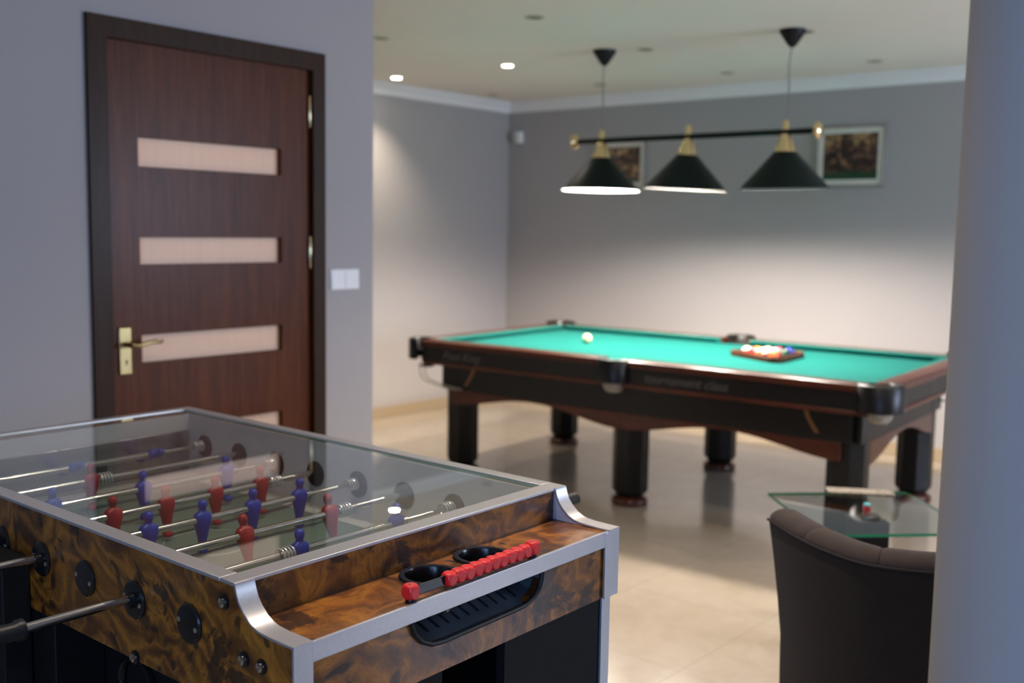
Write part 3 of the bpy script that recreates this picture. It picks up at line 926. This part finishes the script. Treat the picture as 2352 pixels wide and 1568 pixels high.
# rows from the apex (local +y) to the base; column order runs from the near rail to the far rail
order = [[0], [4, 1], [7, 3, 10], [14, 12, 5, 6], [9, 11, 13, 8, 2]]
rows_txt = ['at the tip of the rack', 'in the second row of the rack', 'in the middle row of the rack', 'in the fourth row of the rack', 'in the base row of the rack']
d = BR * 2 + .0006
y_ap = 4 * d * math.sqrt(3) / 2 * 2 / 3
for r, row in enumerate(order):
    for k, ci in enumerate(row):
        nm, colr, st = cols[ci]
        bx, by = (k - r / 2) * d, y_ap - r * d * math.sqrt(3) / 2
        b = link(bpy.data.objects.new('pool_ball', ball_mesh(m_ball('ball_' + nm.replace(' ', '_'), colr, st))))
        c, s = math.cos(RKA), math.sin(RKA)
        b.location = (RKX + c * bx - s * by, RKY + s * bx + c * by, BED + BR + .0003)
        b.rotation_euler = (random.uniform(.5, 1.2), random.uniform(-.6, .6), random.uniform(0, 6)) if not st else (random.uniform(-.35, .35), random.uniform(-.35, .35), 0)
        tag(b, nm + ' pool ball ' + rows_txt[r], 'pool ball', 'racked pool balls')

# ------------------------------------------------------------------ billiard lamp
lamp = empty('billiard_lamp', (5.385, 3.14, CZ), 0, 'three-shade billiard lamp, dark green cones on a brass-ended bar above the pool table', 'lamp')
LZ = 2.045 - CZ
MB().tube([(0, -.775, LZ), (0, .785, LZ)], .0165, 16).build('lamp_bar', SHADEG, lamp)
for y, d_ in ((.785, 1), (-.775, -1)):
    MB().lathe([(.018, y - d_ * .01), (.03, y), (.044, y + d_ * .008), (.046, y + d_ * .022), (.036, y + d_ * .034), (.018, y + d_ * .042)], (0, 0, LZ), 24, 'y').build('end_knob', BRASSB, lamp)
SHD = ((.598, .010, .0), (-.008, -.012, .05), (-.608, -.045, .0))
for y, tx, ty in SHD:
    MB().lathe([(.022, LZ + .012), (.018, LZ + .025), (.018, LZ + .05), (.010, LZ + .064)], (0, y, 0), 16).build('finial', BRASSB, lamp)
    M = Matrix.Translation((0, y, LZ)) @ Euler((ty, tx, 0)).to_matrix().to_4x4()
    cap = MB().lathe([(.024, -.010), (.034, -.022), (.036, -.045), (.044, -.060), (.048, -.075), (.058, -.098), (.059, -.104)], (0, 0, 0), 28, M=M).build('brass_cap', BRASSB, lamp)
    s_ = MB().lathe([(.054, -.100), (.066, -.112), (.2385, -.300), (.240, -.303)], (0, 0, 0), 48, M=M, cap=False)
    s_.lathe([(.240, -.303), (.2365, -.3035), (.058, -.1135), (.02, -.104)], (0, 0, 0), 48, mi=1, M=M, cap=False)
    so = s_.build('lamp_shade', [SHADEG, SHADEW], lamp, angle=50)
    bm_ = MB().lathe([(.012, -.135), (.02, -.155), (.030, -.185), (.026, -.21), (.010, -.222)], (0, 0, 0), 16, M=M).build('light_bulb', BULB, so)
for y in (.598, -.608):
    MB().lathe([(.07, -.0005), (.07, -.012), (.055, -.035), (.028, -.075), (.012, -.092)], (-.04 if y > 0 else -.02, y - (.03 if y > 0 else .025), 0), 28).build('ceiling_canopy', BLACKM, lamp)
    cx = -.04 if y > 0 else -.02; cy = y - (.03 if y > 0 else .025)
    pts = []
    for k in range(13):
        t = k / 12
        pts.append((cx * (1 - t) + .004 * math.sin(t * 9), cy * (1 - t) + y * t + .012 * math.sin(t * 7) * (1 - t), -.09 + (LZ + .058 + .09) * t))
    MB().tube(pts, .0042, 8).build('suspension_cord', CORDM, lamp)

# ------------------------------------------------------------------ ceiling downlights
DL = [(5.467, 5.629, 1, 'lit ceiling downlight beside the far grey wall'),
      (5.472, 4.578, 1, 'lit ceiling downlight one step nearer the lamp than its lit twin'),
      (4.317, 3.436, 0, 'unlit downlight nearest the top edge of the photo'),
      (4.283, 4.540, 0, 'unlit downlight at the end of the door wall'),
      (6.586, 5.657, 0, 'unlit downlight in the corner of the two far walls'),
      (5.448, 3.482, 0, 'unlit downlight right of the first lamp canopy'),
      (6.566, 4.582, 0, 'unlit downlight below the first lamp cord'),
      (6.546, 3.524, 0, 'unlit downlight between the two lamp canopies near the back wall'),
      (5.447, 2.472, 0, 'unlit downlight touching the second lamp canopy'),
      (6.603, 2.526, 0, 'unlit downlight on the ceiling above the framed picture beyond the lamp bar')]
for x, y in ((3.17, 1.44), (2.03, 1.44), (.90, 1.44), (5.46, .38), (4.30, .38)):  # unseen downlights added to fill the foosball area, floor and ceiling
    DL.append((x, y, 2, 'added ceiling downlight out of view, brightening the near rows and ceiling'))
for x, y, lit, lab in DL:
    o = empty('ceiling_downlight', (x, y, CZ), 0, lab, 'downlight', 'added unseen downlights' if lit == 2 else 'ceiling downlights')
    MB().lathe([(.033, -.0005), (.036, -.006), (.048, -.005), (.052, -.0008)], (0, 0, 0), 32, cap=False).build('trim_ring', RINGM, o)
    MB().lathe([(.035, -.0008), (.035, -.003)], (0, 0, 0), 28).build('lens', LIT if lit else LENSO, o)

# ------------------------------------------------------------------ pictures and sensor on the back wall
def picture(yc, zc, w, h, label, seed):
    p = empty('framed_picture', (XB, yc, zc), 0, label, 'picture', 'framed pictures on the back wall')
    fm = MB().filled(rect(-w / 2, w / 2, -h / 2, h / 2), [rect(-w / 2 + .014, w / 2 - .014, -h / 2 + .014, h / 2 - .014)], -.024, -.001, axis='x')
    fm.build('picture_frame', plain('silver_frame', srgb(150, 144, 134), .4, metal=.4), p, .003)
    mt = MB().filled(rect(-w / 2 + .014, w / 2 - .014, -h / 2 + .014, h / 2 - .014), [rect(-w / 2 + .05, w / 2 - .05, -h / 2 + .05, h / 2 - .05)], -.016, -.008, axis='x')
    mt.build('picture_mat', plain('pale_mat', srgb(204, 198, 188), .8), p)
    MB().box(-.010, -.007, -w / 2 + .05, w / 2 - .05, -h / 2 + .05, h / 2 - .05).build('picture_print', m_picture('print_%d' % seed, seed), p)
picture(2.866, 2.034, .488, .416, 'framed dark picture with a pale border beyond the brass end of the lamp bar', 3)
picture(4.775, 2.024, .50, .38, 'framed dark reddish picture partly behind the first green shade', 11)
sn = empty('motion_detector', (XB, 5.815, 2.283), 0, 'small white motion sensor on the back wall by the room corner', 'sensor')
MB().prism([(0, -.05), (-.02, -.05), (-.045, -.03), (-.05, .02), (-.04, .05), (0, .05)], 'y', -.034, .034).build('sensor_body', WHITEP, sn, .006)
MB().prism([(-.0445, -.028), (-.052, -.02), (-.054, .012), (-.0495, .018)], 'y', -.024, .024).build('sensor_lens', plain('milky_lens', srgb(210, 206, 204), .3), sn, .002)
sn.rotation_euler = (0, 0, 0)

# ------------------------------------------------------------------ tub chair
ch = empty('tub_chair', (2.55, .84, 0), 0, 'dark brown-grey upholstered tub chair with its back to the camera beside the round column', 'chair')
def plan(dy, z, inset=0.0):
    """outer line of the back at height z: dy is the sideways position; returns a point in chair coordinates"""
    k = .87 + .13 * min(1, max(0, (z - .40) / .36)) ** 1.3
    h = .335
    d = dy * h * k
    x = 2.305 + .03 * (1 - k) * 4 + .195 * (abs(dy)) ** 1.6
    return Vector((x - 2.55, d, z))
N = 40
S = [-1 + 2 * k / N for k in range(N + 1)]
def normal(s, z):
    a, b = plan(max(s - .02, -1), z), plan(min(s + .02, 1), z)
    t = (b - a).normalized(); n = Vector((t.y, -t.x, 0))
    return n if n.x > 0 else -n
ZS = [.16, .3, .45, .55, .65, .71, .752]
rings = []
TK = .085
for s in S:
    col = [plan(s, z) for z in ZS]
    inn = [plan(s, z) + normal(s, z) * TK for z in ZS[::-1]]
    rings.append(col + inn)
MB().loft(rings).build('back_shell', CHAIRD, ch, angle=60)
# padded rim in sections with rounded cross-section
def rim(s0, s1, name='rim_pad'):
    n = 16; rr = []
    for k in range(n + 1):
        s = s0 + (s1 - s0) * k / n
        p = plan(s, .752); nm = normal(s, .752)
        f = min(1, .55 + 1.6 * min(k, n - k) / n) if 0 < k < n else .82
        f = {0: .90, 1: .985, n - 1: .985, n: .90}.get(k, 1.0)
        if (s1 >= 1 and k >= n - 2) or (s0 <= -1 and k <= 2):
            e = (n - k) if s1 >= 1 and k >= n - 2 else k
            f = (.45, .78, .94)[e]
        ring = []
        for j in range(14):
            a = PI * j / 13
            u = TK / 2 - math.cos(a) * (TK / 2 + .004) * f
            ring.append(p + nm * u + Vector((0, 0, .004 + math.sin(a) * .030 * f)))
        ring.append(p + nm * (TK * .5 + TK * .5 * f) + Vector((0, 0, 0))); ring.append(p + nm * (TK * .5 - TK * .5 * f))
        rr.append(ring)
    return MB().loft(rr).build(name, CHAIRF, ch, angle=70)
cuts = [-1, -.55, -.075, .56, 1]
for a, b in zip(cuts, cuts[1:]): rim(a + .002, b - .002)
MB().tube([plan(s, .752) - normal(s, .752) * .003 + Vector((0, 0, .003)) for s in S], .0035, 8).build('seam_piping', PIPING, ch)
seat = MB().loft([[(-.15, -.17, z), (.05, -.20, z), (.20, -.19, z), (.22, -.17, z), (.22, .17, z), (.20, .19, z), (.05, .20, z), (-.15, .17, z)] for z in (.30, .31, .40, .43)])
seat.build('seat_cushion', CHAIRD, ch, .02, 3)
for sx in (-.10, .18):
    for sy in (-.15, .15):
        MB().lathe([(.014, 0), (.022, .30)], (sx, sy, 0), 12).build('chair_leg', plain('dark_leg_wood', (.02, .014, .01, 1), .4), ch)

# ------------------------------------------------------------------ glass side table
gt = empty('glass_side_table', (3.622, 1.325, 0), PI / 4, 'small square glass side table on a black post behind the tub chair', 'side table')
GH = .2725
g = MB().box(-GH, GH, -GH, GH, .51, .52)
g.m = [2, 0, 1, 1, 1, 1]
g.build('glass_sheet', [GLASST, GEDGE, CLEAR], gt, smooth=False)
MB().lathe([(.034, .4965), (.036, .503), (.036, .5095)], (0, 0, 0), 28).build('mounting_disc', CHROME, gt)
boxo('post', DARKB, gt, -.058, .058, -.058, .058, .02, .4965, .004)
boxo('foot_plate', DARKB, gt, -.17, .17, -.17, .17, 0, .02, .004)
ck = empty('chalk_cube', (3.628, 1.332, .5202), .5, 'red billiard chalk cube with a teal top on the glass side table', 'chalk')
boxo('chalk_wrapper', plain('red_paper', srgb(168, 34, 44), .5), ck, -.0115, .0115, -.0115, .0115, 0, .019, .001)
MB().lathe([(.0115, .0191), (.0118, .026), (.009, .0275), (.004, .0265)], (0, 0, 0), 16).build('chalk_top', plain('teal_chalk', srgb(86, 176, 184), .9), ck)
npp = empty('folded_newspaper', (3.873, 1.447, .5203), math.atan2(1.354 - 1.56, 3.972 - 3.843), 'flat speckled cream folded newspaper at the far corner of the glass table', 'newspaper')
MB().loft([[(-.125, -.038, z), (.118, -.036, z), (.118, .036, z), (-.125, .038, z)] for z in (.0, .007)]).build('folded_sheets', PAPER, npp, .003)
MB().loft([[(-.13, -.046, .0072), (.112, -.040, .0072), (.112, .033, .0072), (-.128, .036, .0072)], [(-.13, -.046, .0080), (.112, -.040, .0080), (.112, .033, .0080), (-.128, .036, .0080)]]).build('top_sheet', PAPER, npp)

# labels of the setting
for nm, lab, cat in (
        ('floor', 'polished cream tile floor', 'floor'), ('ceiling', 'white ceiling with round downlights', 'ceiling'),
        ('wall_left', 'grey wall around the brown door', 'wall'), ('wall_far_left', 'far grey wall lit by a downlight, beyond the door wall', 'wall'),
        ('wall_back', 'grey wall with the framed pictures behind the pool table', 'wall'), ('wall_return', 'grey end wall of the room behind the door', 'wall'),
        ('wall_front', 'grey wall behind the camera', 'wall'), ('wall_right', 'grey wall facing the door wall, outside the photo', 'wall'),
        ('column', 'round grey column standing beside the tub chair', 'column'), ('door_1', 'brown veneered door with four pale glass strips', 'door'),
        ('baseboard_far_left', 'beige tile skirting under the far downlit wall', 'skirting'), ('baseboard_back', 'beige tile skirting behind the pool table', 'skirting'),
        ('baseboard_left', 'beige tile skirting on the handle side of the door', 'skirting'), ('baseboard_corner', 'beige tile skirting under the light switch', 'skirting'),
        ('trim_1', 'white cornice over the far downlit wall', 'cornice'), ('trim_2', 'white cornice over the wall with the pictures', 'cornice'),
        ('window_1', 'white framed window behind the camera', 'window'), ('window_2', 'white framed window facing the door wall', 'window')):
    if nm in bpy.data.objects: tag(bpy.data.objects[nm], lab, cat)

# ------------------------------------------------------------------ light
def add_light(name, kind, energy, col, loc, rot=(0, 0, 0), **kw):
    l = bpy.data.lights.new(name, kind); l.energy = energy; l.color = col
    for k, v in kw.items(): setattr(l, k, v)
    o = link(bpy.data.objects.new(name, l)); o.location = loc; o.rotation_euler = rot
    return o
for (y, tx, ty), e in zip(SHD, (140, 152, 126)):
    add_light('bulb_light', 'POINT', e, (1.0, .91, .82), (5.385, 3.14 + y, CZ + LZ - .205), shadow_soft_size=.06)
for x, y, lit, lab in DL:
    if lit:  # beams of the lit pair and of the added fill downlights
        add_light('downlight_beam', 'SPOT', (70 if y > 5 else 130) if lit == 1 else {3.17: 85, 2.03: 55, .90: 45, 5.46: 80, 4.30: 70}[x], (1.0, .86, .70), (x, y, CZ - .012), (0, 0, 0), spot_size=math.radians(105 if lit == 1 else 130), spot_blend=1.0, shadow_soft_size=.035)
add_light('pane_backlight', 'POINT', 45, (1.0, .86, .72), (2.2, 4.9, 2.2), shadow_soft_size=.1)  # unseen warm light added behind the door to backlight the frosted panes
a, b, c, d = WIN[0]
add_light('window_daylight', 'AREA', 118, (.32, .54, 1.0), (XW - .2, (a + b) / 2, (c + d) / 2), (0, -PI / 2, 0), shape='RECTANGLE', size=d - c, size_y=b - a)
a, b, c, d = WIN[1]
add_light('window_daylight', 'AREA', 190, (.66, .77, 1.0), ((a + b) / 2, YR - .2, (c + d) / 2), (PI / 2, 0, 0), shape='RECTANGLE', size=b - a, size_y=d - c)
wd = bpy.data.worlds.new('world'); scene.world = wd; wd.use_nodes = True
bg = wd.node_tree.nodes['Background']; bg.inputs[0].default_value = (.55, .70, 1.0, 1); bg.inputs[1].default_value = .6

scene.view_settings.view_transform = 'Standard'
scene.view_settings.look = 'None'
scene.view_settings.exposure = 0.5
scene.view_settings.gamma = 1.0
scene.view_settings.use_curve_mapping = False
scene.cycles.max_bounces = 10
scene.cycles.diffuse_bounces = 5
scene.cycles.glossy_bounces = 5
scene.cycles.transparent_max_bounces = 12
scene.cycles.caustics_reflective = False
scene.cycles.caustics_refractive = False
scene.cycles.sample_clamp_indirect = 6
scene.cycles.use_denoising = True
